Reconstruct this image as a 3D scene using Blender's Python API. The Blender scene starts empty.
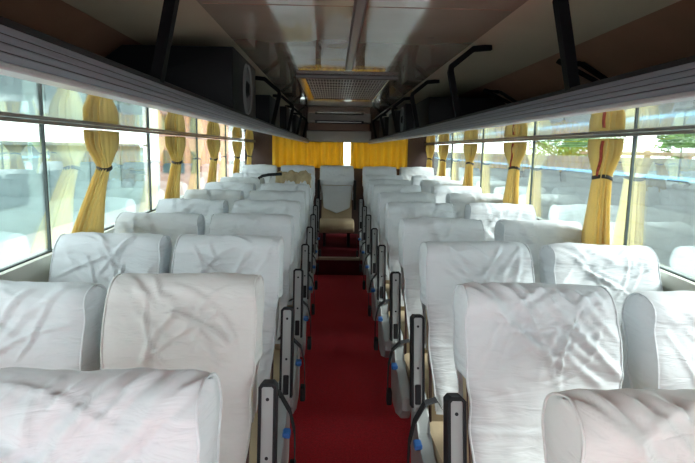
import bpy, bmesh, math, random
from mathutils import Vector, Matrix, noise
R = math.radians
C = bpy.context.scene.collection
CX = 0.065            # bus centre line (camera stands slightly left of it)
CAMZ = 1.5
SLOPE = 0.0205        # the floor climbs gently to the rear
def fz(y): return SLOPE * y

# ------------------------------------------------------------------ materials
def mat(name, col, rough=.5, metal=0., spec=.5, bump=0., bscale=40., bdist=.002, detail=3., var=0., vscale=5., coat=0., trans=0., sheen=0.):
    m = bpy.data.materials.new(name); m.use_nodes = True
    nt = m.node_tree; N = nt.nodes; L = nt.links
    b = N['Principled BSDF']
    b.inputs['Base Color'].default_value = (*col, 1)
    b.inputs['Roughness'].default_value = rough
    b.inputs['Metallic'].default_value = metal
    b.inputs['Specular IOR Level'].default_value = spec
    b.inputs['Coat Weight'].default_value = coat
    b.inputs['Coat Roughness'].default_value = .03
    b.inputs['Sheen Weight'].default_value = sheen
    tc = N.new('ShaderNodeTexCoord')
    if var:
        n = N.new('ShaderNodeTexNoise'); n.inputs['Scale'].default_value = vscale; n.inputs['Detail'].default_value = 4
        L.new(tc.outputs['Object'], n.inputs['Vector'])
        r = N.new('ShaderNodeMapRange'); r.inputs['From Min'].default_value = .3; r.inputs['From Max'].default_value = .7
        r.inputs['To Min'].default_value = 1 - var; r.inputs['To Max'].default_value = 1 + var
        L.new(n.outputs['Fac'], r.inputs['Value'])
        mx = N.new('ShaderNodeVectorMath'); mx.operation = 'SCALE'; mx.inputs[0].default_value = col
        L.new(r.outputs[0], mx.inputs['Scale']); L.new(mx.outputs[0], b.inputs['Base Color'])
    if bump:
        n = N.new('ShaderNodeTexNoise'); n.inputs['Scale'].default_value = bscale; n.inputs['Detail'].default_value = detail
        L.new(tc.outputs['Object'], n.inputs['Vector'])
        bp = N.new('ShaderNodeBump'); bp.inputs['Strength'].default_value = bump; bp.inputs['Distance'].default_value = bdist
        L.new(n.outputs['Fac'], bp.inputs['Height']); L.new(bp.outputs[0], b.inputs['Normal'])
    if trans:
        t = N.new('ShaderNodeBsdfTranslucent'); t.inputs['Color'].default_value = (*col, 1)
        mxs = N.new('ShaderNodeMixShader'); mxs.inputs[0].default_value = trans
        L.new(b.outputs[0], mxs.inputs[1]); L.new(t.outputs[0], mxs.inputs[2])
        L.new(mxs.outputs[0], N['Material Output'].inputs['Surface'])
    return m

def glassmat(name, tint, refl):
    m = bpy.data.materials.new(name); m.use_nodes = True
    nt = m.node_tree; N = nt.nodes; L = nt.links
    N.remove(N['Principled BSDF'])
    t = N.new('ShaderNodeBsdfTransparent'); t.inputs['Color'].default_value = (*tint, 1)
    g = N.new('ShaderNodeBsdfGlossy'); g.inputs['Roughness'].default_value = .005; g.inputs['Color'].default_value = (.9, 1, .97, 1)
    lw = N.new('ShaderNodeLayerWeight'); lw.inputs['Blend'].default_value = .5
    mr = N.new('ShaderNodeMapRange'); mr.inputs['To Min'].default_value = refl; mr.inputs['To Max'].default_value = .55
    L.new(lw.outputs['Facing'], mr.inputs['Value'])
    mx = N.new('ShaderNodeMixShader')
    L.new(mr.outputs[0], mx.inputs[0]); L.new(t.outputs[0], mx.inputs[1]); L.new(g.outputs[0], mx.inputs[2])
    L.new(mx.outputs[0], N['Material Output'].inputs['Surface'])
    return m

def clothmat(name, col, stripe=False):
    m = mat(name, col, rough=.85, spec=.15, bump=.7, bscale=11, bdist=.010, detail=2, var=.03, vscale=3)
    nt = m.node_tree; N = nt.nodes; L = nt.links
    b = N['Principled BSDF']; b0 = [n for n in N if n.type == 'BUMP'][0]
    # long soft creases: a stretched, distorted noise on top of the fine one
    tc = [n for n in N if n.type == 'TEX_COORD'][0]
    mp = N.new('ShaderNodeMapping'); mp.inputs['Rotation'].default_value = (.3, .8, .2); mp.inputs['Scale'].default_value = (3, 3, 14)
    L.new(tc.outputs['Object'], mp.inputs['Vector'])
    n2 = N.new('ShaderNodeTexNoise'); n2.inputs['Scale'].default_value = 2.2; n2.inputs['Detail'].default_value = 3; n2.inputs['Distortion'].default_value = .8
    L.new(mp.outputs[0], n2.inputs['Vector'])
    b1 = N.new('ShaderNodeBump'); b1.inputs['Strength'].default_value = .55; b1.inputs['Distance'].default_value = .012
    L.new(n2.outputs['Fac'], b1.inputs['Height']); L.new(b0.outputs[0], b1.inputs['Normal'])
    L.new(b1.outputs[0], b.inputs['Normal'])
    return m

M = {}
M['cover'] = clothmat('white_cotton', (.69, .73, .765))
M['cover_ivory'] = clothmat('ivory_cotton', (.70, .705, .70))
M['beige'] = mat('beige_upholstery', (.48, .38, .25), .8, bump=.4, bscale=60, bdist=.002, var=.08)
M['tan_cloth'] = mat('tan_cloth', (.50, .40, .24), .9, bump=.6, bscale=25, bdist=.006, var=.15, vscale=12)
M['maroon'] = mat('maroon_piping', (.09, .03, .03), .6)
M['grey'] = mat('grey_plastic', (.34, .37, .375), .36, bump=.15, bscale=80, bdist=.001, var=.06)
M['rub'] = mat('black_rubber', (.010, .011, .014), .6, spec=.25)
M['strap'] = mat('black_webbing', (.015, .016, .02), .75, bump=.4, bscale=300, bdist=.001)
M['blue'] = mat('blue_plastic', (.03, .16, .5), .4)
M['steel'] = mat('steel', (.35, .36, .37), .35, metal=.8)
M['carpet'] = mat('red_carpet', (.64, .022, .036), .98, spec=.05, bump=.9, bscale=420, bdist=.004, var=.16, vscale=90, sheen=.15)
M['darkfloor'] = mat('dark_floor', (.05, .03, .03), .8, var=.2)
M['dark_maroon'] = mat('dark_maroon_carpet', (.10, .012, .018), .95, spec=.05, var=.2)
M['nosing'] = mat('step_nosing', (.32, .25, .17), .5)
M['ceil'] = mat('glossy_ceiling_laminate', (.74, .71, .58), .06, spec=1., coat=1., bump=.5, bscale=3.2, bdist=.012, detail=1, var=.08, vscale=2)
M['ceil'].node_tree.nodes['Principled BSDF'].inputs['IOR'].default_value = 1.8
M['ceil'].node_tree.nodes['Principled BSDF'].inputs['Coat IOR'].default_value = 2.4
M['ceilside'] = mat('satin_ceiling_laminate', (.78, .71, .56), .22, spec=.6, bump=.4, bscale=3, bdist=.008, detail=1, var=.05, vscale=2)
M['brown'] = mat('brown_laminate', (.26, .14, .095), .5, bump=.1, bscale=10, var=.12)
M['brownfab'] = mat('dark_brown_trim', (.09, .055, .05), .8, var=.1)
M['rack'] = mat('rack_aluminium', (.18, .20, .24), .42, metal=.15, var=.04)
M['rackline'] = mat('rack_groove', (.02, .02, .022), .5)
M['racklip'] = mat('rack_light_lip', (.52, .55, .58), .3, metal=.3)
M['under'] = mat('rack_glossy_underside', (.42, .45, .43), .04, spec=1., coat=1., bump=.25, bscale=1.8, bdist=.01, detail=1)
M['under'].node_tree.nodes['Principled BSDF'].inputs['Coat IOR'].default_value = 2.0
M['rail'] = mat('curtain_rail', (.22, .18, .16), .3, metal=.5, var=.25, vscale=7)
M['blackbox'] = mat('black_box', (.003, .004, .006), .5, spec=.15, bump=.1, bscale=200, bdist=.001)
M['bracket'] = mat('black_bracket', (.004, .005, .006), .6, spec=.06)
M['cone'] = mat('speaker_cone', (.06, .07, .085), .5)
M['ring'] = mat('speaker_ring', (.13, .14, .15), .4)
M['sill'] = mat('cream_wall_panel', (.62, .62, .55), .5, bump=.1, bscale=30)
M['panel'] = mat('grey_beige_panel', (.36, .32, .27), .4)
M['curtain'] = mat('gold_curtain', (.90, .75, .34), .75, spec=.2, bump=.4, bscale=120, bdist=.001, var=.06, trans=.35)
M['curtain2'] = mat('amber_curtain', (.90, .66, .10), .7, spec=.2, bump=.3, bscale=120, bdist=.001, var=.05, trans=.4)
M['tie'] = mat('curtain_tie', (.05, .045, .04), .6)
M['redtrim'] = mat('red_lining', (.42, .07, .05), .8, var=.5, vscale=60)
M['ventdark'] = mat('vent_cavity', (.02, .018, .02), .7)
M['slat'] = mat('vent_slat', (.50, .48, .47), .3, metal=.4)
M['ventframe'] = mat('vent_frame', (.30, .27, .22), .12, metal=.9)
M['ventfront'] = mat('vent_front', (.05, .04, .04), .4)
M['ceilrail'] = mat('ceiling_rail', (.33, .32, .31), .3, metal=.4)
M['conc'] = None
M['asphalt'] = mat('pale_concrete_yard', (.30, .31, .30), .9, bump=.5, bscale=60, bdist=.01, var=.2)
M['glass'] = glassmat('window_glass', (.91, .95, .94), .22)
M['rubber'] = mat('window_rubber', (.05, .07, .07), .5)
M['build1'] = mat('pale_render', (.13, .19, .19), .8, var=.15, vscale=1.5)
M['build1b'] = mat('teal_glazing', (.05, .09, .10), .3)
M['pink'] = mat('pink_render', (.45, .24, .19), .8, var=.1)
M['leaf'] = mat('leaf', (.13, .26, .05), .6, trans=.15, var=.35, vscale=3)
M['leafd'] = mat('dark_leaf', (.035, .085, .03), .6, trans=.1, var=.35, vscale=3)
M['bark'] = mat('bark', (.12, .08, .05), .9, var=.2)
M['fence'] = mat('weathered_timber', (.30, .20, .14), .8, var=.2)
M['bluepaint'] = mat('pale_blue_paint', (.28, .55, .80), .6, var=.1)
M['bodyskin'] = mat('bus_body_outside', (.6, .6, .58), .4)

def brickmat():
    m = bpy.data.materials.new('concrete_block'); m.use_nodes = True
    N = m.node_tree.nodes; L = m.node_tree.links; b = N['Principled BSDF']; b.inputs['Roughness'].default_value = .9
    tc = N.new('ShaderNodeTexCoord'); mp = N.new('ShaderNodeMapping'); mp.inputs['Rotation'].default_value = (R(90), 0, R(90))
    sp = N.new('ShaderNodeSeparateXYZ'); cb = N.new('ShaderNodeCombineXYZ')
    L.new(tc.outputs['Object'], sp.inputs[0]); L.new(sp.outputs['Y'], cb.inputs['X']); L.new(sp.outputs['Z'], cb.inputs['Y'])
    br = N.new('ShaderNodeTexBrick'); br.inputs['Scale'].default_value = 1; br.inputs['Brick Width'].default_value = .5; br.inputs['Row Height'].default_value = .25
    br.inputs['Mortar Size'].default_value = .012; br.inputs['Color1'].default_value = (.22, .23, .23, 1); br.inputs['Color2'].default_value = (.18, .19, .20, 1)
    br.inputs['Mortar'].default_value = (.12, .125, .13, 1)
    L.new(cb.outputs[0], br.inputs['Vector'])
    n = N.new('ShaderNodeTexNoise'); n.inputs['Scale'].default_value = 3; n.inputs['Detail'].default_value = 6; L.new(tc.outputs['Object'], n.inputs['Vector'])
    mr = N.new('ShaderNodeMapRange'); mr.inputs['To Min'].default_value = .75; mr.inputs['To Max'].default_value = 1.25; L.new(n.outputs['Fac'], mr.inputs['Value'])
    vm = N.new('ShaderNodeVectorMath'); vm.operation = 'SCALE'; L.new(br.outputs['Color'], vm.inputs[0]); L.new(mr.outputs[0], vm.inputs['Scale'])
    L.new(vm.outputs[0], b.inputs['Base Color'])
    return m
M['conc'] = brickmat()

# ------------------------------------------------------------------ helpers
def obj(name, bm, m, parent=None, smooth=False, kind=None, autos=None):
    me = bpy.data.meshes.new(name)
    bmesh.ops.recalc_face_normals(bm, faces=bm.faces[:])
    bm.to_mesh(me); bm.free()
    if m is not None: me.materials.append(m)
    if smooth: me.polygons.foreach_set('use_smooth', [True] * len(me.polygons))
    if autos is not None:
        me.polygons.foreach_set('use_smooth', [True] * len(me.polygons))
        me.set_sharp_from_angle(angle=R(autos))
    o = bpy.data.objects.new(name, me); C.objects.link(o)
    if parent: o.parent = parent
    if kind: o['kind'] = kind
    return o
def struct(name, bm, m, smooth=False, label=None, autos=None):
    o = obj(name, bm, m, None, smooth, 'structure', autos)
    return o
def thing(name, label, cat, loc=(0, 0, 0), group=None):
    o = bpy.data.objects.new(name, None); C.objects.link(o); o.location = loc
    o.empty_display_size = .05
    o['label'] = label; o['category'] = cat
    if group: o['group'] = group
    return o
def tag(o, label, cat, group=None):
    o['label'] = label; o['category'] = cat
    if group: o['group'] = group
    return o
def box(bm, x0, x1, y0, y1, z0, z1, bev=0., seg=2, M4=None):
    r = bmesh.ops.create_cube(bm, size=1)
    vs = r['verts']
    for v in vs:
        v.co = Vector((x0 + (v.co.x + .5) * (x1 - x0), y0 + (v.co.y + .5) * (y1 - y0), z0 + (v.co.z + .5) * (z1 - z0)))
    if bev:
        es = list({e for v in vs for e in v.link_edges})
        rr = bmesh.ops.bevel(bm, geom=es, offset=bev, segments=seg, profile=.5, affect='EDGES')
        vs = list({v for f in rr['faces'] for v in f.verts} | {v for v in vs if v.is_valid})
    if M4 is not None:
        for v in vs: v.co = M4 @ v.co
    return vs
def prism(bm, pts, axis, a, b, bev=0.):
    """extrude a closed 2-D polygon; axis 'x': pts are (y,z); axis 'y': pts are (x,z)"""
    def P(p, t): return Vector((t, p[0], p[1])) if axis == 'x' else (Vector((p[0], t, p[1])) if axis == 'y' else Vector((p[0], p[1], t)))
    va = [bm.verts.new(P(p, a)) for p in pts]; vb = [bm.verts.new(P(p, b)) for p in pts]
    n = len(pts)
    fs = [bm.faces.new(va), bm.faces.new(vb[::-1])]
    for i in range(n):
        fs.append(bm.faces.new((va[i], vb[i], vb[(i + 1) % n], va[(i + 1) % n])))
    if bev:
        es = [e for f in fs[:2] for e in f.edges]
        bmesh.ops.bevel(bm, geom=es, offset=bev, segments=2, profile=.5, affect='EDGES')
def tube(bm, pts, r, n=8, flat=None, cap=True):
    """flat=(w,t) sweeps a rectangle-like strap instead of a round tube (w along X)"""
    pts = [Vector(p) for p in pts]; rings = []
    for i, p in enumerate(pts):
        t = (pts[min(i + 1, len(pts) - 1)] - pts[max(i - 1, 0)]).normalized()
        ref = Vector((1, 0, 0)) if abs(t.x) < .9 else Vector((0, 1, 0))
        s = (ref - t * ref.dot(t)).normalized(); u = t.cross(s)
        if flat:
            w, h = flat; ring = [p + s * (w / 2 * a) + u * (h / 2 * b) for a, b in ((-1, -1), (1, -1), (1, 1), (-1, 1))]
        else:
            ring = [p + (s * math.cos(2 * math.pi * k / n) + u * math.sin(2 * math.pi * k / n)) * r for k in range(n)]
        rings.append([bm.verts.new(q) for q in ring])
    for a, b in zip(rings, rings[1:]):
        k = len(a)
        for j in range(k): bm.faces.new((a[j], a[(j + 1) % k], b[(j + 1) % k], b[j]))
    if cap: bm.faces.new(rings[0][::-1]); bm.faces.new(rings[-1])
def disc(bm, c, nrm, r, h, n=24, r2=None):
    """short cylinder / cone with centre c, axis nrm"""
    z = Vector(nrm).normalized(); s = z.orthogonal().normalized(); u = z.cross(s); c = Vector(c)
    if r2 is None: r2 = r
    a = [bm.verts.new(c + (s * math.cos(2 * math.pi * k / n) + u * math.sin(2 * math.pi * k / n)) * r) for k in range(n)]
    b = [bm.verts.new(c + z * h + (s * math.cos(2 * math.pi * k / n) + u * math.sin(2 * math.pi * k / n)) * r2) for k in range(n)]
    bm.faces.new(a[::-1]); bm.faces.new(b)
    for k in range(n): bm.faces.new((a[k], a[(k + 1) % n], b[(k + 1) % n], b[k]))
def smooth_step(a, b, x):
    t = max(0, min(1, (x - a) / (b - a))); return t * t * (3 - 2 * t)

# ------------------------------------------------------------------ the seat
HT = 1.10 # nominal
#         # top of the backrest above the floor
W = .42
REC = math.tan(R(15))
def front_y(z):                 # front face of the backrest (facing the camera, -Y)
    y = -(1.03 - z) * REC if z < 1.03 else 0.
    y -= .016 * math.exp(-((z - .93) / .07) ** 2)      # headrest roll
    y -= .012 * math.exp(-((z - .58) / .10) ** 2)      # lumbar
    return y
def thick(z): return .115 + .05 * smooth_step(.5, 1.0, z)
def profile(n_front=40, n_top=14, n_back=20, z0=.46, zb=.70, grow=0.):
    """(y,z) points from the front hem over the top to the rear hem"""
    P = []
    zt = 1.022; rad = thick(zt) / 2
    for i in range(n_front): z = z0 + (zt - z0) * i / n_front; P.append((front_y(z) - grow, z))
    for i in range(n_top + 1):
        a = math.pi * i / n_top
        P.append((front_y(zt) + rad - (rad + grow) * math.cos(a), zt + (.078 + grow) * math.sin(a) ** .8 if 0 < i < n_top else zt))
    for i in range(1, n_back + 1): z = zt - (zt - zb) * i / n_back; P.append((front_y(z) + thick(z) + grow, z))
    return P

def cover_mesh(seed, nx, nf, amp=1.0, diag=0, z0=.47, hem_side=.87, taper=.035, w=W):
    """loose cotton cover: front/top/back panel, two side panels, piped seams, pulled creases"""
    rnd = random.Random(seed); bm = bmesh.new()
    P = profile(nf, max(10, nf // 3), nf // 2, z0=z0, zb=.66, grow=.006)
    n = len(P); S = [0]
    for a, b in zip(P, P[1:]): S.append(S[-1] + math.hypot(b[0] - a[0], b[1] - a[1]))
    # creases: segments in (x, s) space
    cr = []
    smid = S[nf]                                  # where the top begins
    for k in range(rnd.randint(11, 16)):
        sd = rnd.choice((-1, 1))
        x = rnd.uniform(.02, .19) * sd; s = smid + rnd.uniform(-.04, .12)
        L_ = rnd.uniform(.10, .32); ang = rnd.uniform(20, 75)
        dx = math.cos(R(ang)) * -sd; ds = -math.sin(R(ang))
        cr.append((x, s, dx, ds, L_, rnd.uniform(.005, .011), rnd.uniform(.004, .009) * amp, rnd.uniform(-2.5, 2.5)))
    for k in range(rnd.randint(3, 6)):
        x = rnd.uniform(-.15, .15); s = rnd.uniform(.05, smid - .1); ang = rnd.uniform(-25, 25)
        cr.append((x, s, math.cos(R(ang)), math.sin(R(ang)), rnd.uniform(.06, .2), rnd.uniform(.006, .011), rnd.uniform(.002, .004) * amp, rnd.uniform(-2, 2)))
    for k in range(8 if diag else 0):
        x = diag * (.235 - .055 * k); s = smid + .17 - .012 * k
        cr.append((x, s, -diag * .66, -.75, .34 + .04 * (k % 3), .010 + .004 * (k % 2), .0105 - .0005 * k, diag * (.5 + .6 * (k % 2))))
    # one slack horizontal fold where the cover bends at the seat's waist
    sw = smid - rnd.uniform(.25, .32)
    cr.append((-.2, sw, 1, rnd.uniform(-.05, .05), .40, .007, .004 * amp, 0))
    off = Vector((seed * 7.3, seed * 3.1, 0))
    def disp(x, s):
        d = .0065 * amp * noise.noise(Vector((x * 7, s * 7, 0)) + off) + .0035 * amp * noise.noise(Vector((x * 22, s * 15, 3)) + off)
        for (cx, cs, dx, ds, L_, wd, am, cu) in cr:
            rx, rs = x - cx, s - cs
            t = rx * dx + rs * ds
            if -.03 < t < L_ + .03:
                q = -rx * ds + rs * dx - cu * t * (L_ - t)
                if abs(q) < 4 * wd:
                    e = smooth_step(-.03, .03, t) * (1 - smooth_step(L_ - .05, L_ + .03, t))
                    d += am * e * (math.exp(-(q / wd) ** 2) - .45 * math.exp(-((q - 1.7 * wd) / wd) ** 2))
        return d
    nor = []
    for i in range(n):
        a = P[max(0, i - 1)]; b = P[min(n - 1, i + 1)]; t = Vector((b[0] - a[0], b[1] - a[1])).normalized()
        nor.append((-t.y, t.x))
    def halfw(i):
        z = P[i][1]; h = w / 2 + .004
        h -= taper * smooth_step(.85, .45, z)
        h -= .010 * math.exp(-((z - .80) / .05) ** 2)
        h -= .008 * smooth_step(smid - .02, smid + .08, S[i]) * (1 - smooth_step(smid + .12, smid + .22, S[i]))
        return h
    G = []
    for i in range(n):
        row = []
        for j in range(nx + 1):
            u = j / nx * 2 - 1; u = math.copysign(abs(u) ** .93, u)
            hw = halfw(i); x = u * hw
            edge = 1 - abs(u) ** 14
            d = disp(x, S[i]) * (.35 + .65 * edge) - .006 * abs(u) ** 16 + .003 * (1 - u * u)
            sag = .005 * noise.noise(Vector((x * 5, seed, 0))) if i > nf * .8 else 0
            row.append(bm.verts.new((x + .003 * noise.noise(Vector((S[i] * 12, u, seed))), P[i][0] + nor[i][0] * d, P[i][1] + nor[i][1] * d + sag)))
        G.append(row)
    for a, b in zip(G, G[1:]):
        for j in range(nx): bm.faces.new((a[j], a[j + 1], b[j + 1], b[j]))
    # side panels: pair the front edge with the back edge at equal height
    ntop = max(10, nf // 3); mid = nf + ntop // 2
    for sd, jj in ((-1, 0), (1, nx)):
        rows = []; m = 7
        for k in range(0, mid):
            i = mid - k; zz = P[i][1]
            if k == 0: continue
            # matching back point
            if i >= nf: b_ = mid + k
            else:
                t = (P[nf][1] - zz) / (P[nf][1] - .66) * (nf // 2); b_ = nf + ntop + t
                if b_ > n - 1: b_ = n - 1
            bi = int(b_); fr = b_ - bi
            f = G[i][jj].co; g = G[bi][jj].co.lerp(G[min(bi + 1, n - 1)][jj].co, fr)
            hem = hem_side + .02 * noise.noise(Vector((seed, sd, 0)))
            stop = zz < hem
            row = []
            for q in range(m + 1):
                v = q / m; c = f.lerp(g, v)
                if not stop or True:
                    bulge = .010 * math.sin(math.pi * v) + .005 * noise.noise(Vector((v * 3, zz * 16, seed + sd))) * math.sin(math.pi * v)
                    gather = .0035 * math.sin(zz * 210 + 3 * noise.noise(Vector((v * 4, zz * 6, seed)))) * smooth_step(hem + .13, hem, zz) * math.sin(math.pi * v)
                    c = c + Vector((sd * (bulge + gather), 0, 0))
                row.append(bm.verts.new(c))
            rows.append(row)
            if stop: break
        for a, b in zip(rows, rows[1:]):
            for q in range(m): bm.faces.new((a[q], a[q + 1], b[q + 1], b[q]))
        # piping along the front seam
        sp = [G[i][jj].co + Vector((sd * .001, nor[i][0] * .001, nor[i][1] * .001)) for i in range(2, n - 2, 2)]
        tube(bm, sp, .0032, 5)
    return bm

def core_mesh(w=W, z0=.40):
    bm = bmesh.new()
    P = profile(22, 10, 16, z0=z0, zb=z0, grow=-.013)
    prism(bm, P, 'x', -w / 2 + .016, w / 2 - .016, .012)
    return bm
def piping_mesh(sd, off, w=W, z0=.42):
    bm = bmesh.new()
    tube(bm, [(sd * (w / 2 - .0155), front_y(z) + off + .01 * math.sin(z * 9), z) for z in [z0 + .02 * i for i in range(22)]], .0035, 6)
    return bm
def cushion_mesh(w=W):
    bm = bmesh.new()
    pts = []
    for y, z in ((-.575, .335), (-.592, .37), (-.590, .41), (-.565, .44), (-.50, .455), (-.35, .445), (-.22, .435), (-.155, .44), (-.150, .38), (-.16, .31), (-.35, .30), (-.55, .31)): pts.append((y, z))
    prism(bm, pts, 'x', -w / 2 - .005, w / 2 + .005, .02)
    return bm
def armrest_meshes(sd, w=W):
    """folded-up armrest standing beside the backrest: black rim, grey face"""
    a = R(13); x0 = sd * (w / 2 + .050)
    T = Matrix.Translation((x0, -.135, .86)) @ Matrix.Rotation(-a, 4, 'X')    # origin at the top end, local -Z runs down it
    rim = bmesh.new(); hw = .0245; L_ = .345
    out = [(-hw, -L_), (-hw, -.012), (-hw + .010, -.001), (hw - .010, -.001), (hw, -.012), (hw, -L_)]
    inn = [(hw - .0085, -L_), (hw - .0085, -.016), (hw - .013, -.011), (-hw + .013, -.011), (-hw + .0085, -.016), (-hw + .0085, -L_)]
    prism(rim, out + inn, 'y', -.006, .052, 0)
    for v in rim.verts: v.co = T @ v.co
    face = bmesh.new()
    box(face, -hw + .006, hw - .006, 0.0, .046, -L_ - .015, -.010, .003, 1, T)
    scr = []
    for z in (-.045, -.20):
        b = bmesh.new(); disc(b, (0, -.001, z), (0, 1, 0), .0048, .004, 10); scr.append(('screw', b))
    b = bmesh.new(); box(b, -.011, .011, -.003, .01, -L_ + .01, -L_ + .085, .003, 1); scr.append(('latch', b))
    for _, b in scr:
        for v in b.verts: v.co = T @ v.co
    return rim, face, scr
def side_panel_mesh(sd, w=W):
    bm = bmesh.new(); x0 = sd * (w / 2 + .012); x1 = sd * (w / 2 + .058)
    pts = [(-.13, .56), (-.19, .55), (-.235, .50), (-.27, .45), (-.36, .425), (-.50, .41), (-.56, .38), (-.57, .33), (-.52, .27), (-.36, .22), (-.22, .20), (-.14, .24), (-.10, .34), (-.09, .48)]
    prism(bm, pts, 'x', min(x0, x1), max(x0, x1), .010)
    return bm
def belt_meshes(sd, w=W, seed=0):
    rnd = random.Random(seed); bm = bmesh.new(); x = sd * (w / 2 + .01)
    k = rnd.uniform(-.02, .02)
    pts = [(x - sd * .06, -.165, .50), (x - sd * .03, -.21, .535 + k), (x + sd * .02, -.25, .54 + k), (x + sd * .062, -.28, .50), (x + sd * .080, -.295, .43), (x + sd * .082, -.30, .36), (x + sd * .080, -.302, .30)]
    P = []
    for i in range(len(pts) - 1):
        for t in (0, .33, .66): P.append(Vector(pts[i]).lerp(Vector(pts[i + 1]), t))
    P.append(Vector(pts[-1]))
    rings = []
    for p in P:
        rings.append((bm.verts.new(p + Vector((0, -.022, 0))), bm.verts.new(p + Vector((0, .022, 0))), bm.verts.new(p + Vector((sd * .003, .022, .003))), bm.verts.new(p + Vector((sd * .003, -.022, .003)))))
    for a, b in zip(rings, rings[1:]):
        for j in range(4): bm.faces.new((a[j], a[(j + 1) % 4], b[(j + 1) % 4], b[j]))
    bm.faces.new(rings[0]); bm.faces.new(rings[-1][::-1])
    box(bm, x + sd * .075 - .012, x + sd * .075 + .012, -.33, -.275, .24, .31, .004, 1)
    bu = bmesh.new(); box(bu, x + sd * .055 - .014, x + sd * .055 + .014, -.345, -.30, .425, .447, .004, 1)
    return bm, bu
def leg_mesh(sd, base, w=W):
    bm = bmesh.new()
    x = sd * (w / 2 - .06)
    prism(bm, [(-.44, .31), (-.26, .31), (-.31, base + .02), (-.28, base), (-.44, base), (-.40, base + .02)], 'x', x - .018, x + .018, .004)
    return bm

SEATP = {}
def make_seat(key, side, label, coverbm, base=0., covmat='cover', beltseed=0):
    """side: +1 armrest on the seat's +X side, -1 on its -X side; 0 none"""
    t = thing('bus_seat', label, 'seat')
    obj('backrest', core_mesh(), M['beige'], t, autos=40)
    if side:
        for off in (.030, .062): obj('piping', piping_mesh(side, off), M['maroon'], t, smooth=True)
    obj('seat_cushion', cushion_mesh(), M['beige'], t, autos=40)
    obj('seat_cover', coverbm, M[covmat], t, smooth=True)
    if side:
        rim, face, scr = armrest_meshes(side)
        a = obj('armrest', rim, M['rub'], t)
        obj('armrest_face', face, M['grey'], a)
        for nm, b in scr: obj(nm, b, M['rub'], a)
        obj('side_panel', side_panel_mesh(side), M['grey'], t, autos=35)
        bm, bu = belt_meshes(side, seed=beltseed); b = obj('seat_belt', bm, M['strap'], t); obj('buckle', bu, M['blue'], b)
    for sd in (-1, 1): obj('leg', leg_mesh(sd, base), M['steel'], t)
    return t
def dup(root, loc, label):
    r = root.copy(); C.objects.link(r); r.location = loc; r['label'] = label
    def rec(src, dst):
        for ch in list(src.children):
            c = ch.copy(); C.objects.link(c); c.parent = dst; rec(ch, c)
    rec(root, r); return r

# rows: world Y of the top front edge of each backrest
ROWY = [.88, 1.58, 2.25, 2.91, 3.58, 4.25, 4.93, 5.60, 6.28]
COLS = {'WL': -.918, 'AL': -.432, 'AR': .566, 'WR': 1.105}
ordn = ['nearest', 'second', 'third', 'fourth', 'fifth', 'sixth', 'seventh', 'eighth', 'ninth']
def seat_label(col, r):
    side = 'left' if col[1] == 'L' else 'right'
    if col[0] == 'A': where = 'beside the aisle on its ' + side
    else: where = 'against the %s windows' % side
    k = r if col[0] == 'A' else r - 1
    n = 'nearest the camera' if k == 0 else ('last before the back row' if r == 8 else '%s from the camera' % ordn[k])
    if (col, r) == ('AL', 7): n = 'tan cloth on top'
    return 'white covered bus seat %s, %s' % (where, n)
ADJ = {('AL', 0): (0, 0, -.012), ('AR', 0): (.05, -.05, -.022), ('AR', 1): (.02, -.08, -.004), ('AR', 2): (.02, -.07, -.004), ('AR', 3): (.012, -.04, -.004),
       ('WL', 1): (-.012, 0, -.036), ('WR', 1): (.01, -.08, -.022), ('WR', 2): (.0, -.07, -.010), ('WR', 3): (0, -.04, -.008)}
protos = {}
for col, x in COLS.items():
    for r, y in enumerate(ROWY):
        if r == 0 and col[0] == 'W': continue
        side = {'L': 1, 'R': -1}[col[1]] if col[0] == 'A' else (1 if col[1] == 'L' else -1)
        arm = side if col[0] == 'A' else 0
        near = r <= 2
        var = (col, r) if near else (arm, r % 4)
        lab = seat_label(col, r)
        dx, dy, dz = ADJ.get((col, r), (0, 0, 0))
        loc = (x + dx, y + dy, fz(y) - .018 + dz)
        if var not in protos:
            seed = hash_seed = (['WL', 'AL', 'AR', 'WR'].index(col) * 11 + r * 3 + 5)
            bm = cover_mesh(seed, 64 if near else 30, 90 if near else 44, amp=.95 if near else 1.35, hem_side=.87 if arm else .70, diag={('AL', 0): 1, ('AR', 0): -1, ('AR', 1): -1}.get((col, r), 0))
            cm = 'cover_ivory' if (col, r) in (('AL', 1), ('AR', 0)) else 'cover'
            t = make_seat(var, arm, lab, bm, covmat=cm, beltseed=r); t.location = loc
            protos[var] = t
        else: t = dup(protos[var], loc, lab)
        t['group'] = 'white covered passenger seats'
        # tiny differences in how far each seat is reclined / turned
        rr = random.Random(r * 17 + len(col) + int(x * 100)); t.rotation_euler = (R(rr.uniform(-1.0, 1.0)), 0, R(rr.uniform(-.8, .8)))

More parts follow.
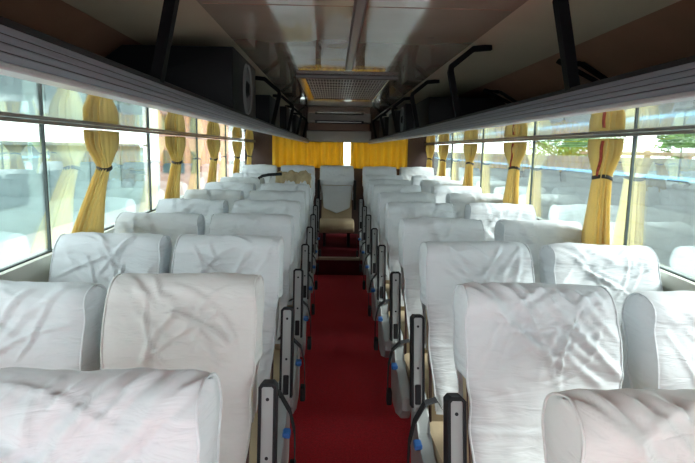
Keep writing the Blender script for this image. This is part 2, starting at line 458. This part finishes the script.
# back row, on the raised step
BY = 7.30; PLAT = .17; PZ = fz(6.2) + PLAT
bx = [(-.965, 'beside the left window'), (-.47, 'left of the middle one'), (.063, None), (.60, 'right of the middle one'), (1.09, 'beside the right window')]
proto = None
for i, (x, lab) in enumerate(bx):
    zb = fz(BY)
    base = PZ - zb - .027
    if lab is None:
        t = thing('bus_seat', 'middle back row seat facing the aisle, beige cushion and two piece white cover', 'seat', (x - .02, BY, zb + .03))
        obj('backrest', core_mesh(), M['beige'], t, autos=40); obj('seat_cushion', cushion_mesh(), M['beige'], t, autos=40)
        # upper headrest cover
        obj('headrest_cover', cover_mesh(90, 30, 20, .6, z0=.86, hem_side=.88, taper=0), M['cover'], t, smooth=True)
        bm = bmesh.new(); nx = 24; nz = 24; G = []
        for a in range(nz + 1):
            row = []
            for b in range(nx + 1):
                u = b / nx * 2 - 1; hem = .55 - .045 * (1 - abs(u)) ** .7 * (1 if abs(u) < 1 else 0) + .03 * abs(u)
                z = .855 + (hem - .855) * a / nz; xx = u * (W / 2 - .012 - .03 * a / nz)
                row.append(bm.verts.new((xx, front_y(z) - .010 - .004 * noise.noise(Vector((xx * 9 + z * 8, z * 14, 5))), z)))
            G.append(row)
        for a, b in zip(G, G[1:]):
            for j in range(nx): bm.faces.new((a[j], a[j + 1], b[j + 1], b[j]))
        o = obj('backrest_cover', bm, M['cover'], t, smooth=True); md = o.modifiers.new('s', 'SOLIDIFY'); md.thickness = .003; md.offset = 0
        for sd in (-1, 1):
            bm = bmesh.new(); box(bm, sd * (W / 2 + .022) - .016, sd * (W / 2 + .022) + .016, -.16, -.05, .55, .93, .01)
            obj('armrest', bm, M['rub'], t)
            obj('leg', leg_mesh(sd, base), M['rub'], t)
        t['group'] = 'back row seats'
        continue
    zb += .025; L_ = 'white covered seat in the back row, ' + lab
    if proto is None:
        proto = make_seat('b', 0, L_, cover_mesh(71, 30, 40, 1.), base=base); proto.location = (x, BY, zb); t = proto
    else: t = dup(proto, (x, BY, zb), L_)
    t['group'] = 'back row seats'

# tan cloth bunched on the top of the seventh aisle seat on the left
bm = bmesh.new(); ny = 26; nx = 30; G = []
for a in range(ny + 1):
    row = []
    for b in range(nx + 1):
        u = b / nx * 2 - 1; ang = math.pi * (a / ny * 1.3 - .15)
        q = Vector((u * 5, a * .25, 2)); d = .02 * noise.noise(q) + .012 * noise.noise(q * 2.7) + .008 * math.sin(u * 8 + a * .2)
        rr = .097 + d
        row.append(bm.verts.new((u * .175 + .03 + .01 * noise.noise(q * 1.5), .08 - rr * math.cos(ang) , 1.045 + (rr + .012) * math.sin(ang) - .02 * abs(u) ** 4)))
    G.append(row)
for a, b in zip(G, G[1:]):
    for j in range(nx): bm.faces.new((a[j], a[j + 1], b[j + 1], b[j]))
o = obj('crumpled_cloth', bm, M['tan_cloth'], smooth=True); o.location = (COLS['AL'], ROWY[7], fz(ROWY[7]))
sm = o.modifiers.new('s', 'SOLIDIFY'); sm.thickness = .004
tag(o, 'crumpled tan cloth draped over a far seat left of the aisle', 'cloth')
# black pad on a grey bracket standing between two seats
t = thing('swivel_armrest', 'black curved armrest pad on a grey post, raised between two far left seats', 'armrest', (-.69, 5.45, fz(5.45)))
bm = bmesh.new(); tube(bm, [(-.035, 0, 1.095), (0, 0, 1.118), (.06, 0, 1.132), (.12, 0, 1.136), (.19, 0, 1.142)], .015, 10); obj('pad', bm, M['rub'], t, smooth=True)
bm = bmesh.new(); box(bm, -.022, .012, -.012, .022, .40, 1.10, .005); obj('post', bm, M['grey'], t)
bm = bmesh.new(); box(bm, -.05, .04, -.04, .05, 0, .41, .008); obj('base', bm, M['steel'], t)

# ------------------------------------------------------------------ floor, carpet, step
YB = 8.0; YF = -2.6; HW = {-1: 1.262, 1: 1.30}; XL = CX - HW[-1]; XR = CX + HW[1]
def sheet(bm, x0, x1, y0, y1, t=.02, dz=0., n=1):
    vs = box(bm, x0, x1, y0, y1, -t, 0)
    for v in vs: v.co.z += fz(v.co.y) + dz
bm = bmesh.new(); sheet(bm, XL - .05, XR + .05, YF, YB, .06, -.026); struct('floor', bm, M['darkfloor'])
bm = bmesh.new(); sheet(bm, XL + .02, XR - .02, YF + .1, 6.12, .004, -.018)
tag(obj('carpet', bm, M['carpet']), 'red carpet covering the floor and the aisle', 'carpet')
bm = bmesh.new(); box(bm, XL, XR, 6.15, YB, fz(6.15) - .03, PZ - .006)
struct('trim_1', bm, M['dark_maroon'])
bm = bmesh.new(); box(bm, CX - .30, CX + .30, 6.115, 6.20, PZ - .022, PZ + .004, .004)
struct('trim_2', bm, M['nosing'])

# ------------------------------------------------------------------ shell
ZR = CAMZ + .090         # rack underside
ZS = 1.03                # window sill (at y=0); follows the floor slightly
ZC = CAMZ + .41          # ceiling
ZSL, ZSR = .995, .98
def wall_low(name, x, sgn):
    ZS = ZSL if sgn < 0 else ZSR
    bm = bmesh.new()
    a, b = sorted((x, x + sgn * .06)); vs = box(bm, a, b, YF, YB, -.05, ZS)
    for v in vs:
        if v.co.z > .5: v.co.z += .018 * v.co.y
    # slim inner ledge
    a, b = sorted((x - sgn * .012, x + sgn * .01)); vs = box(bm, a, b, YF, YB, ZS - .055, ZS + .004)
    for v in vs: v.co.z += .018 * v.co.y
    return struct(name, bm, M['sill'])
wall_low('wall_left', XL, -1); wall_low('wall_right', XR, 1)
# slanting brown side panels above the racks (from outer rack corner to the ceiling)
for nm, s in (('wall_upper_left', -1), ('wall_upper_right', 1)):
    bm = bmesh.new()
    HWB = HW[s]; p = [(CX + s * HWB, ZR + .03), (CX + s * .80, ZC), (CX + s * .84, ZC + .05), (CX + s * 1.36, ZR + .05), (CX + s * 1.36, ZR), (CX + s * HWB, ZR)]
    prism(bm, p, 'y', YF, YB); struct(nm, bm, M['brown'])
# ceiling with slightly dropped outer panels and faint seams
bm = bmesh.new()
prof = [(-.46, ZC), (.46, ZC), (.46, ZC + .06), (-.46, ZC + .06)]
prism(bm, [(CX + a, b) for a, b in prof], 'y', YF, YB); struct('ceiling', bm, M['ceil'])
for q in (-1, 1):
    bm = bmesh.new(); prism(bm, [(CX + q * a, b) for a, b in ((.46, ZC), (.60, ZC - .006), (.84, ZC - .016), (.84, ZC + .06), (.46, ZC + .06))], 'y', YF, YB)
    struct('ceiling_side', bm, M['ceilside'])
bm = bmesh.new()
for y in (1.7,): box(bm, CX - .45, CX + .45, y, y + .002, ZC - .0012, ZC + .001)
struct('trim_3', bm, M['brown'])
# rear wall and rear details
bm = bmesh.new(); WZ0, WZ1 = 1.24, 1.64
for (a, b, c, d) in ((XL - .06, XR + .06, -.05, WZ0), (XL - .06, XL + .34, WZ0, 1.95), (XR - .34, XR + .06, WZ0, 1.95), (XL + .34, XR - .34, WZ1, 1.95)):
    box(bm, a, b, YB, YB + .06, c, d)
struct('wall_back', bm, M['brownfab'])
bm = bmesh.new(); box(bm, XL + .34, XR - .34, YB + .02, YB + .03, WZ0, WZ1); struct('window_11', bm, M['glass'])
bm = bmesh.new(); box(bm, CX - .44, CX + .44, 7.74, YB, CAMZ + .095, CAMZ + .245, .012); struct('trim_4', bm, M['panel'])
bm = bmesh.new(); box(bm, CX - .42, CX + .42, 7.78, YB, CAMZ + .25, CAMZ + .345, .006); struct('trim_5', bm, M['brown'])
bm = bmesh.new(); box(bm, CX - .42, CX + .42, 7.55, YB, CAMZ + .35, ZC + .01, .006); struct('trim_6', bm, M['panel'])
t = thing('ceiling_light', 'slim recessed light strip above the rear window', 'light', (CX, 7.5, CAMZ + .335))
bm = bmesh.new(); box(bm, -.32, .32, -.02, .05, 0.0, .035, .006); obj('housing', bm, M['rub'], t)
bm = bmesh.new(); box(bm, -.29, .29, -.026, -.018, .008, .02, .002); obj('diffuser', bm, M['ceilrail'], t)

# side windows: panes, black joints
jl = [-1.2, .95, 2.42, 3.78, 5.10, 6.45, YB]; jr = [-1.2, 1.05, 2.60, 3.92, 5.28, 6.65, YB]
wn = 1
for jj, x, s in ((jl, XL, -1), (jr, XR, 1)):
    ZS = ZSL if s < 0 else ZSR
    for a, b in zip(jj, jj[1:]):
        bm = bmesh.new(); vs = box(bm, *sorted((x + s * .028, x + s * .034)), a, b, ZS, ZR + .02)
        for v in vs:
            if v.co.z < 1.2: v.co.z += .018 * v.co.y
        wo = struct('window_%d' % wn, bm, M['glass']); wn += 1
        bm = bmesh.new(); xa, xb = sorted((x + s * .022, x + s * .04))
        vs = box(bm, xa, xb, a - .005, a + .005, ZS + .018 * a, ZR + .02)
        vs2 = box(bm, xa, xb, a, b, ZS - .004, ZS + .007)
        for v in vs2: v.co.z += .018 * v.co.y
        obj('window_frame', bm, M['rubber'], wo)
# front end behind the camera: windscreen surround
bm = bmesh.new(); box(bm, XL - .06, XR + .06, YF - .05, YF, -.05, .75); box(bm, XL - .06, XR + .06, YF - .05, YF, 1.8, 2.0)
struct('wall_front', bm, M['brownfab'])
# outer roof skin keeps the sky out
bm = bmesh.new(); box(bm, XL - .12, XR + .12, YF - .1, YB + .1, ZC + .07, ZC + .11)
for s in (-1, 1):
    a, b = sorted((CX + s * 1.362, CX + s * 1.40)); box(bm, a, b, YF - .1, YB + .1, ZR + .0, ZC + .1)
struct('roof', bm, M['bodyskin'])

# curtain rails
for nm, x, s, adj in (('curtain_rail', XL, 1, 'left'), ('curtain_rail', XR, -1, 'right')):
    bm = bmesh.new(); a, b = sorted((x + s * .088, x + s * .100)); box(bm, a, b, YF + .1, YB - .05, ZR - .015, ZR - .001, .002)
    tag(obj(nm, bm, M['rail']), 'flat brown metal curtain rail along the %s windows' % adj, 'curtain rail')

# ------------------------------------------------------------------ racks
for s, adj in ((-1, 'left'), (1, 'right')):
    t = thing('luggage_rack', 'long grey luggage rack with grooved edge above the %s seats' % adj, 'rack', (CX, 0, ZR))
    r0 = .415; e = .040; HWB = HW[s]
    def X(r): return s * r
    bm = bmesh.new()
    p = [(X(r0 + .012), .0), (X(HWB - .002), .0), (X(HWB - .002), .02), (X(r0 + .03), .02), (X(r0 + .03), .010)]
    prism(bm, p, 'y', YF + .1, YB - .02); obj('shelf_panel', bm, M['under'], t)
    # rounded front profile with three grooves
    prof = []; n = 22
    for i in range(n + 1):
        v = i / n; z = -.006 + e * v; bulge = .006 * math.sin(math.pi * v) ** .7
        g = sum(.002 for c_ in (.28, .5, .72) if abs(v - c_) < .025)
        prof.append((X(r0 - bulge + g), z))
    prof += [(X(r0 + .03), e - .006), (X(r0 + .03), -.002)]
    bm = bmesh.new(); prism(bm, prof, 'y', YF + .1, YB - .02); obj('front_edge', bm, M['rack'], t, autos=30)
    bm = bmesh.new()
    for c_ in (.28, .5, .72):
        z = -.006 + e * c_; bl = .006 * math.sin(math.pi * c_) ** .7
        a, b = sorted((X(r0 - bl + .0015), X(r0 - bl + .01))); box(bm, a, b, YF + .1, YB - .02, z - .0013, z + .0013)
    obj('groove', bm, M['rackline'], t)
    bm = bmesh.new(); a, b = sorted((X(r0 - .004), X(r0 + .03))); box(bm, a, b, YF + .1, YB - .02, -.013, -.005, .002, 1); obj('lower_lip', bm, M['racklip'], t)
    bm = bmesh.new(); a, b = sorted((X(r0 - .002), X(r0 + .03))); box(bm, a, b, YF + .1, YB - .02, e - .008, e + .002, .002, 1); obj('upper_lip', bm, M['rub'], t)

# brackets from the ceiling down to the rack edges
BRY = [1.17, 2.24, 3.33, 4.42, 5.50, 6.6]
pb = {}
for s, adj in ((-1, 'left'), (1, 'right')):
    for i, y in enumerate([b for b in BRY if s > 0 or b != 2.24]):
        lab = 'black bent bracket holding up the %s rack, %s from the camera' % (adj, 'nearest' if i == 0 else ordn[i])
        if s not in pb:
            t = thing('rack_bracket', lab, 'bracket', (CX, y, ZR)); pb[s] = t
            z0 = .034; h = ZC - ZR - .006
            pts = [(s * .425, 0, z0), (s * .385, 0, .215), (s * .388, 0, .235), (s * .47, 0, h - .012), (s * .54, 0, h - .004)]
            bm = bmesh.new()
            rings = []
            for k, p in enumerate(pts):
                q0 = Vector(pts[max(0, k - 1)]); q1 = Vector(pts[min(len(pts) - 1, k + 1)]); tt = (q1 - q0).normalized(); nn = Vector((-tt.z, 0, tt.x))
                p = Vector(p); w_ = .013; th = .011
                rings.append([bm.verts.new(p + nn * th * a + Vector((0, w_ * b, 0))) for a, b in ((-1, -1), (1, -1), (1, 1), (-1, 1))])
            for a, b in zip(rings, rings[1:]):
                for j in range(4): bm.faces.new((a[j], a[(j + 1) % 4], b[(j + 1) % 4], b[j]))
            bm.faces.new(rings[0]); bm.faces.new(rings[-1][::-1])
            obj('strap', bm, M['bracket'], t)
            HWB = HW[s]
            wx = lambda z: HWB - (z - .03) / (ZC - ZR - .03) * (HWB - .80)      # inner face of the slanting panel
            bm = bmesh.new()
            prism(bm, [(s * (wx(.05) - .004), .05), (s * (wx(.26) - .004), .26), (s * (wx(.26) - .020), .26), (s * (wx(.05) - .020), .05)], 'y', -.022, .022)
            obj('wall_plate', bm, M['bracket'], t)
            bm = bmesh.new()
            tube(bm, [(s * (wx(.26) - .012), 0, .255), (s * (wx(.26) - .10), 0, .265), (s * (wx(.10) - .02), 0, .10)], .011, 8)
            obj('strut', bm, M['bracket'], t)
        else: dup(pb[s], (CX, y, ZR), lab)

# black boxes and speakers on the racks
def cabinet(name, lab, s, y0, y1, rin, rout, h, cat, cone=True, slant=False):
    t = thing(name, lab, cat, (CX + s * rin, y0, ZR + .02))
    D = y1 - y0; Wd = rout - rin
    HWB = HW[s]; top = min(Wd, HWB - .03 - (h + .02 - .03) / (ZC - ZR - .03) * (HWB - .80) - rin)
    p = [(0, 0), (s * Wd, 0), (s * Wd, .02), (s * top, h), (0, h)]
    bm = bmesh.new(); prism(bm, p, 'y', 0, D, .010); obj('cabinet', bm, M['blackbox'], t, autos=35)
    if cone:
        r = min(h * .42, D * .36, .12); c = (-s * .002, D * .52, h * .52)
        bm = bmesh.new()
        n = 32
        for (ra, rb, xa, xb) in ((r, r * .93, .0, .010), (r * .93, r * .86, .010, .003)):
            A = [bm.verts.new((c[0] - s * xa, c[1] + ra * math.cos(2 * math.pi * k / n), c[2] + ra * math.sin(2 * math.pi * k / n))) for k in range(n)]
            B = [bm.verts.new((c[0] - s * xb, c[1] + rb * math.cos(2 * math.pi * k / n), c[2] + rb * math.sin(2 * math.pi * k / n))) for k in range(n)]
            for k in range(n): bm.faces.new((A[k], A[(k + 1) % n], B[(k + 1) % n], B[k]))
        obj('trim_ring', bm, M['ring'], t, smooth=True)
        bm = bmesh.new(); disc(bm, (c[0] + s * .003, c[1], c[2]), (-s, 0, 0), r * .90, .004, 28, r * .86); obj('speaker_cone', bm, M['cone'], t, smooth=False)
        bm = bmesh.new(); disc(bm, (c[0] - s * .001, c[1], c[2]), (-s, 0, 0), r * .35, .012, 20, r * .2); obj('dust_cap', bm, M['blackbox'], t)
    return t
cabinet('loudspeaker', 'large black loudspeaker on the left rack, nearest the camera', -1, 2.13, 2.74, .440, 1.17, .255, 'speaker')
cabinet('storage_box', 'black box on the left rack, just beyond the big loudspeaker', -1, 3.50, 4.15, .46, 1.17, .21, 'box', False)
cabinet('loudspeaker', 'small black loudspeaker on the left rack, second from the camera', -1, 4.55, 5.15, .445, 1.10, .22, 'speaker')
cabinet('storage_box', 'black box on the left rack, farthest back', -1, 5.65, 6.35, .445, 1.10, .22, 'box', False)
cabinet('storage_box', 'wide black box on the right rack behind the third bracket', 1, 3.42, 4.05, .50, 1.17, .21, 'box', False)
cabinet('loudspeaker', 'black loudspeaker with round cone on the right rack', 1, 4.07, 4.40, .445, 1.10, .22, 'speaker')
cabinet('storage_box', 'small black box on the right rack beyond the loudspeaker', 1, 4.75, 5.35, .445, 1.10, .22, 'box', False)
cabinet('storage_box', 'black box on the right rack, farthest back', 1, 5.75, 6.45, .445, 1.10, .22, 'box', False)

# ceiling rail and air-conditioning grille
bm = bmesh.new(); prism(bm, [(-.018, 0), (-.018, -.010), (-.012, -.016), (.012, -.016), (.018, -.010), (.018, 0)], 'y', YF + .2, 2.9)
o = obj('ceiling_rail', bm, M['ceilrail']); o.location = (CX + .004, 0, ZC); tag(o, 'light grey metal strip running along the middle of the ceiling', 'rail')
V0, V1, VW = 3.22, 4.75, .285
t = thing('air_vent', 'black slatted air conditioning grille in the middle of the ceiling', 'vent', (CX + .005, V0, ZC))
bm = bmesh.new(); box(bm, -VW, VW, 0, .02, -.022, 0, .004); obj('front_edge', bm, M['ventfront'], t)
bm = bmesh.new()
L_ = V1 - V0
box(bm, -VW, -VW + .05, .02, L_, -.02, 0, .004); box(bm, VW - .05, VW, .02, L_, -.02, 0, .004); box(bm, -VW + .05, VW - .05, L_ - .2, L_, -.02, 0, .004)
obj('frame', bm, M['ventframe'], t)
bm = bmesh.new(); box(bm, -VW + .05, VW - .05, .02, L_ - .2, -.006, -.001); obj('backing', bm, M['ventdark'], t)
bm = bmesh.new()
for k in range(27):
    x = -VW + .06 + k * (2 * VW - .12) / 26; box(bm, x - .0022, x + .0022, .02, L_ - .2, -.018, -.007)
for k in range(9):
    y = .1 + k * (L_ - .35) / 8; box(bm, -VW + .05, VW - .05, y - .005, y + .005, -.015, -.009)
obj('slats', bm, M['slat'], t)

# ------------------------------------------------------------------ side curtains
def curtain_bm(seed, s, lean, wtop=.15, wtie=.052, wbot=.12, ztop=ZR - .02, ztie=CAMZ - .115, zbot=CAMZ - .62, nf=15):
    rnd = random.Random(seed); bm = bmesh.new(); n = 210; rows = []; nz = 46
    ph = rnd.uniform(0, 6)
    for i in range(nz + 1):
        z = ztop + (zbot - ztop) * i / nz
        if z > ztie:
            t = (ztop - z) / (ztop - ztie); w = wtie + (wtop - wtie) * (1 - smooth_step(.25, 1, t)) ; cy = 0
        else:
            t = (ztie - z) / (ztie - zbot); w = wtie + (wbot - wtie) * smooth_step(0, .8, t); cy = lean * t ** .8
        dpt = .022 + .010 * (w / wtop)
        row = []
        for k in range(n):
            a = 2 * math.pi * k / n
            amp = (.19 + .16 * noise.noise(Vector((math.cos(a) * 1.5, math.sin(a) * 1.5, z * 2 + seed)))) * (.6 if abs(z - ztie) < .03 else 1)
            rr = 1 + amp * math.cos(nf * a + ph + 1.6 * noise.noise(Vector((z * 3, seed, 0)))) + .10 * math.cos(3 * a + ph)
            row.append(bm.verts.new((dpt * rr * math.cos(a), cy + w * rr * math.sin(a), z)))
        rows.append(row)
    for a, b in zip(rows, rows[1:]):
        for k in range(n): bm.faces.new((a[k], a[(k + 1) % n], b[(k + 1) % n], b[k]))
    bm.faces.new(rows[0]); bm.faces.new(rows[-1][::-1])
    return bm
def curtain(seed, s, y, lean, lab, wtop=.15, wbot=.12, red=False, wtie=.055):
    x = (XL if s < 0 else XR) - s * .052
    t = thing('curtain', lab, 'curtain', (x, y, 0), 'gold side window curtains')
    obj('drape', curtain_bm(seed, s, lean, wtop=wtop, wbot=wbot, wtie=wtie), M['curtain'], t, smooth=True)
    bm = bmesh.new(); n = 40; zt = CAMZ - .115
    A = []; 
    for zz, rr in ((zt + .009, 1.10), (zt - .009, 1.10)):
        A.append([bm.verts.new((.030 * rr * math.cos(2 * math.pi * k / n), wtie * 1.04 * rr * math.sin(2 * math.pi * k / n), zz + .006 * math.sin(4 * math.pi * k / n))) for k in range(n)])
    for k in range(n): bm.faces.new((A[0][k], A[0][(k + 1) % n], A[1][(k + 1) % n], A[1][k]))
    o = obj('tie_band', bm, M['tie'], t, smooth=True); md = o.modifiers.new('s', 'SOLIDIFY'); md.thickness = .004
    if red:
        bm = bmesh.new(); pts = []
        for i in range(14):
            v = i / 13; z = ZR - .03 - v * .17; pts.append((-s * (.036 - .004 * v), -.055 + .035 * v + .006 * math.sin(v * 9), z))
        r0 = None
        for i, p in enumerate(pts):
            w_ = .012 * (1 - .6 * i / 13); r1 = [bm.verts.new((p[0] - s * dx, p[1] + dy, p[2])) for dx, dy in ((0, -w_), (.008, 0), (0, w_), (-.008, 0))]
            if r0:
                for j in range(4): bm.faces.new((r0[j], r0[(j + 1) % 4], r1[(j + 1) % 4], r1[j]))
            r0 = r1
        obj('red_edge', bm, M['redtrim'], t, smooth=True)
    return t
CY = [2.84, 4.15, 5.42, 6.72, 7.72]
for i, y in enumerate(CY):
    n = 'nearest the camera' if i == 0 else ('next to the rear corner' if i == 4 else ordn[i] + ' from the camera')
    curtain(3 + i, -1, y, -.34 if i < 1 else -.25, 'gold curtain tied back at the left windows, ' + n, (.155, .20, .20, .21, .22)[i], .15, wtie=.055 if i == 0 else .075)
CYR = [2.72, 4.07, 5.42, 6.78, 7.72]
for i, y in enumerate(CYR):
    n = 'nearest the camera, red edge showing' if i == 0 else ('next to the rear corner' if i == 4 else ordn[i] + ' from the camera')
    curtain(13 + i, 1, y, .02 if i == 0 else .06, 'gold curtain tied back at the right windows, ' + n, (.135, .19, .19, .21, .24)[i], (.115, .15, .16, .17, .2)[i], red=i < 2, wtie=(.075, .075, .08, .09, .09)[i])
# curtains across the rear window
def rear_curtain(x0, x1, lab, seed):
    bm = bmesh.new(); n = int((x1 - x0) * 220); rows = []; rnd = random.Random(seed); zt = CAMZ + .105
    for i in range(17):
        z = zt - (zt - 1.235) * i / 16; row = []
        for k in range(n + 1):
            u = k / n; x = x0 + (x1 - x0) * u; f = 2 * math.pi * x / .098 + 1.6 * noise.noise(Vector((x * 4, seed, 0)))
            tt = smooth_step(0, 3, i)
            row.append(bm.verts.new((x, .030 * math.sin(f) * (.4 + .6 * tt) + .008 * noise.noise(Vector((x * 20, z * 2, seed))), z + (.006 * math.sin(f) if i == 0 else 0))))
        rows.append(row)
    for a, b in zip(rows, rows[1:]):
        for k in range(n): bm.faces.new((a[k], a[k + 1], b[k + 1], b[k]))
    o = obj('curtain', bm, M['curtain2'], smooth=True); o.location = (0, YB - .11, 0)
    md = o.modifiers.new('s', 'SOLIDIFY'); md.thickness = .003
    tag(o, lab, 'curtain', 'amber rear window curtains')
rear_curtain(-.86, .135, 'pleated amber curtain drawn over the rear window, left of the bright gap', 4)
rear_curtain(.235, 1.03, 'pleated amber curtain drawn over the rear window, right of the bright gap', 9)
bm = bmesh.new(); tube(bm, [(XL + .02, YB - .115, CAMZ + .112), (XR - .02, YB - .115, CAMZ + .112)], .009, 10)
tag(obj('curtain_rod', bm, M['rail'], smooth=True), 'thin metal rod carrying the amber rear curtains', 'curtain rod')

# ------------------------------------------------------------------ outside
GZ = -1.15
bm = bmesh.new(); box(bm, -70, 70, -30, 110, GZ - .1, GZ); struct('ground', bm, M['asphalt'])
t = thing('boundary_wall', 'grey concrete block wall with a pale blue band, outside the right windows', 'wall', (4.0, 0, GZ))
bm = bmesh.new(); box(bm, 0, .2, -4, 30, 0, CAMZ - .05 - GZ); obj('blockwork', bm, M['conc'], t)
bm = bmesh.new(); box(bm, -.02, -.002, -4, 30, CAMZ - .30 - GZ, CAMZ - .255 - GZ); obj('blue_band', bm, M['bluepaint'], t)
t = thing('timber_fence', 'brown timber rail fence behind the block wall on the right', 'fence', (6.2, 0, GZ))
for y in [-2 + 1.3 * k for k in range(12)]:
    bm = bmesh.new(); box(bm, -.05, .05, y, y + .09, 0, 2.72, .01); obj('post', bm, M['fence'], t)
for z in (2.3, 2.62):
    bm = bmesh.new(); box(bm, -.06, -.02, -3, 14, z, z + .07, .01); obj('rail', bm, M['fence'], t)
def tree(x, y, h, r, lab, m, seed, nl=5200, ls=.19):
    t = thing('tree', lab, 'tree', (x, y, GZ), 'trees beyond the block wall')
    rnd = random.Random(seed); bm = bmesh.new()
    pts = [(0, 0, 0), (.05, .03, h * .3), (-.04, .05, h * .6), (0, 0, h * .85)]
    tube(bm, pts, .11, 8)
    for k in range(6):
        a = k * 1.05; tube(bm, [(0, 0, h * (.35 + .06 * k)), (math.cos(a) * r * .4, math.sin(a) * r * .4, h * (.5 + .05 * k)), (math.cos(a) * r * .75, math.sin(a) * r * .75, h * (.6 + .05 * k))], .035, 6)
    obj('trunk', bm, M['bark'], t, smooth=True)
    bm = bmesh.new(); cl = [(Vector((rnd.uniform(-.6, .6) * r, rnd.uniform(-.6, .6) * r, h * rnd.uniform(.4, .95))), rnd.uniform(.3, .55) * r) for _ in range(14)]
    for k in range(nl):
        c, cr_ = rnd.choice(cl); d = Vector((rnd.gauss(0, 1), rnd.gauss(0, 1), rnd.gauss(0, 1))).normalized() * cr_ * rnd.random() ** .4
        p = c + d; a = Vector((rnd.gauss(0, 1), rnd.gauss(0, 1), rnd.gauss(0, 1))).normalized(); b = a.orthogonal().normalized(); l = ls * rnd.uniform(.6, 1.3)
        vs = [bm.verts.new(p + q) for q in (-a * l * .5, b * l * .2, a * l * .5, -b * l * .2)]; bm.faces.new(vs)
    obj('foliage', bm, m, t)
tree(9.5, 13.5, 3.6, 1.7, 'bright green tree beyond the block wall, nearest the middle of the right windows', M['leaf'], 1)
tree(8.2, 6.4, 3.5, 1.6, 'dark leafy tree behind the timber fence, at the right edge', M['leafd'], 2)
tree(10.5, 10.0, 4.2, 2.0, 'dark green tree between the bright tree and the right edge', M['leafd'], 3)
tree(10.0, 24.0, 4.4, 2.2, 'far pale green tree seen past the second right curtain', M['leaf'], 4)
# left side: low workshop block and a pink house
t = thing('workshop', 'long low pale grey building outside the left windows', 'building', (-9, 0, GZ))
bm = bmesh.new(); box(bm, -5, 0, -8, 27, 0, 2.62); obj('wall', bm, M['build1'], t)
bm = bmesh.new(); box(bm, -5.2, .25, -8.2, 27.2, 2.62, 2.72); obj('roof', bm, M['build1b'], t)
for k in range(11):
    y = -6 + 3 * k; bm = bmesh.new(); box(bm, -.02, .04, y, y + 1.7, .9, 2.2); f = obj('window', bm, M['build1b'], t)
t = thing('pink_house', 'pinkish rendered house outside, seen between the far left curtains', 'house', (-7.8, 31, GZ))
bm = bmesh.new(); box(bm, -1.7, .6, 0, 8, 0, 6.5); obj('wall', bm, M['pink'], t)
for k in range(3):
    for z in (1.2, 3.6):
        bm = bmesh.new(); box(bm, -1.5 + .75 * k, -1.1 + .75 * k, -.03, .02, z, z + 1.2); obj('window', bm, M['build1b'], t)

# ------------------------------------------------------------------ light
w = bpy.data.worlds.new('World'); bpy.context.scene.world = w; w.use_nodes = True
bg = w.node_tree.nodes['Background']; bg.inputs['Color'].default_value = (.92, .98, 1, 1); bg.inputs['Strength'].default_value = 3.2
sl = bpy.data.lights.new('sun', 'SUN'); sl.energy = 4.5; sl.angle = R(12); sl.color = (1, .97, .92)
so = bpy.data.objects.new('sun', sl); C.objects.link(so)
so.rotation_euler = Vector((-.75, .25, -.62)).normalized().to_track_quat('-Z', 'Y').to_euler()

# ------------------------------------------------------------------ camera
F = 560.; roll = R(.95); vx, vy = 334 - 347.5, 149 - 231.5
cr_, sr_ = math.cos(roll), math.sin(roll)
ux = vx * cr_ + vy * sr_; uy = -vx * sr_ + vy * cr_          # vanishing point with the roll taken out
pitch = math.atan(-uy / F); 
yaw = math.atan(-ux / F * math.cos(pitch))
cam = bpy.data.cameras.new('cam'); co = bpy.data.objects.new('cam', cam); C.objects.link(co)
cam.sensor_width = 36; cam.lens = F / 695 * 36; cam.clip_start = .02; cam.clip_end = 300
co.matrix_world = Matrix.Translation((0, 0, CAMZ)) @ Matrix.Rotation(-yaw, 4, 'Z') @ Matrix.Rotation(R(90) - pitch, 4, 'X') @ Matrix.Rotation(roll, 4, 'Z')
sc = bpy.context.scene; sc.camera = co
sc.view_settings.view_transform = 'Standard'; sc.view_settings.look = 'None'; sc.view_settings.gamma = 1; sc.view_settings.use_curve_mapping = False
sc.view_settings.exposure = 1.16
sc.cycles.max_bounces = 10; sc.cycles.diffuse_bounces = 6; sc.cycles.glossy_bounces = 5; sc.cycles.transparent_max_bounces = 16
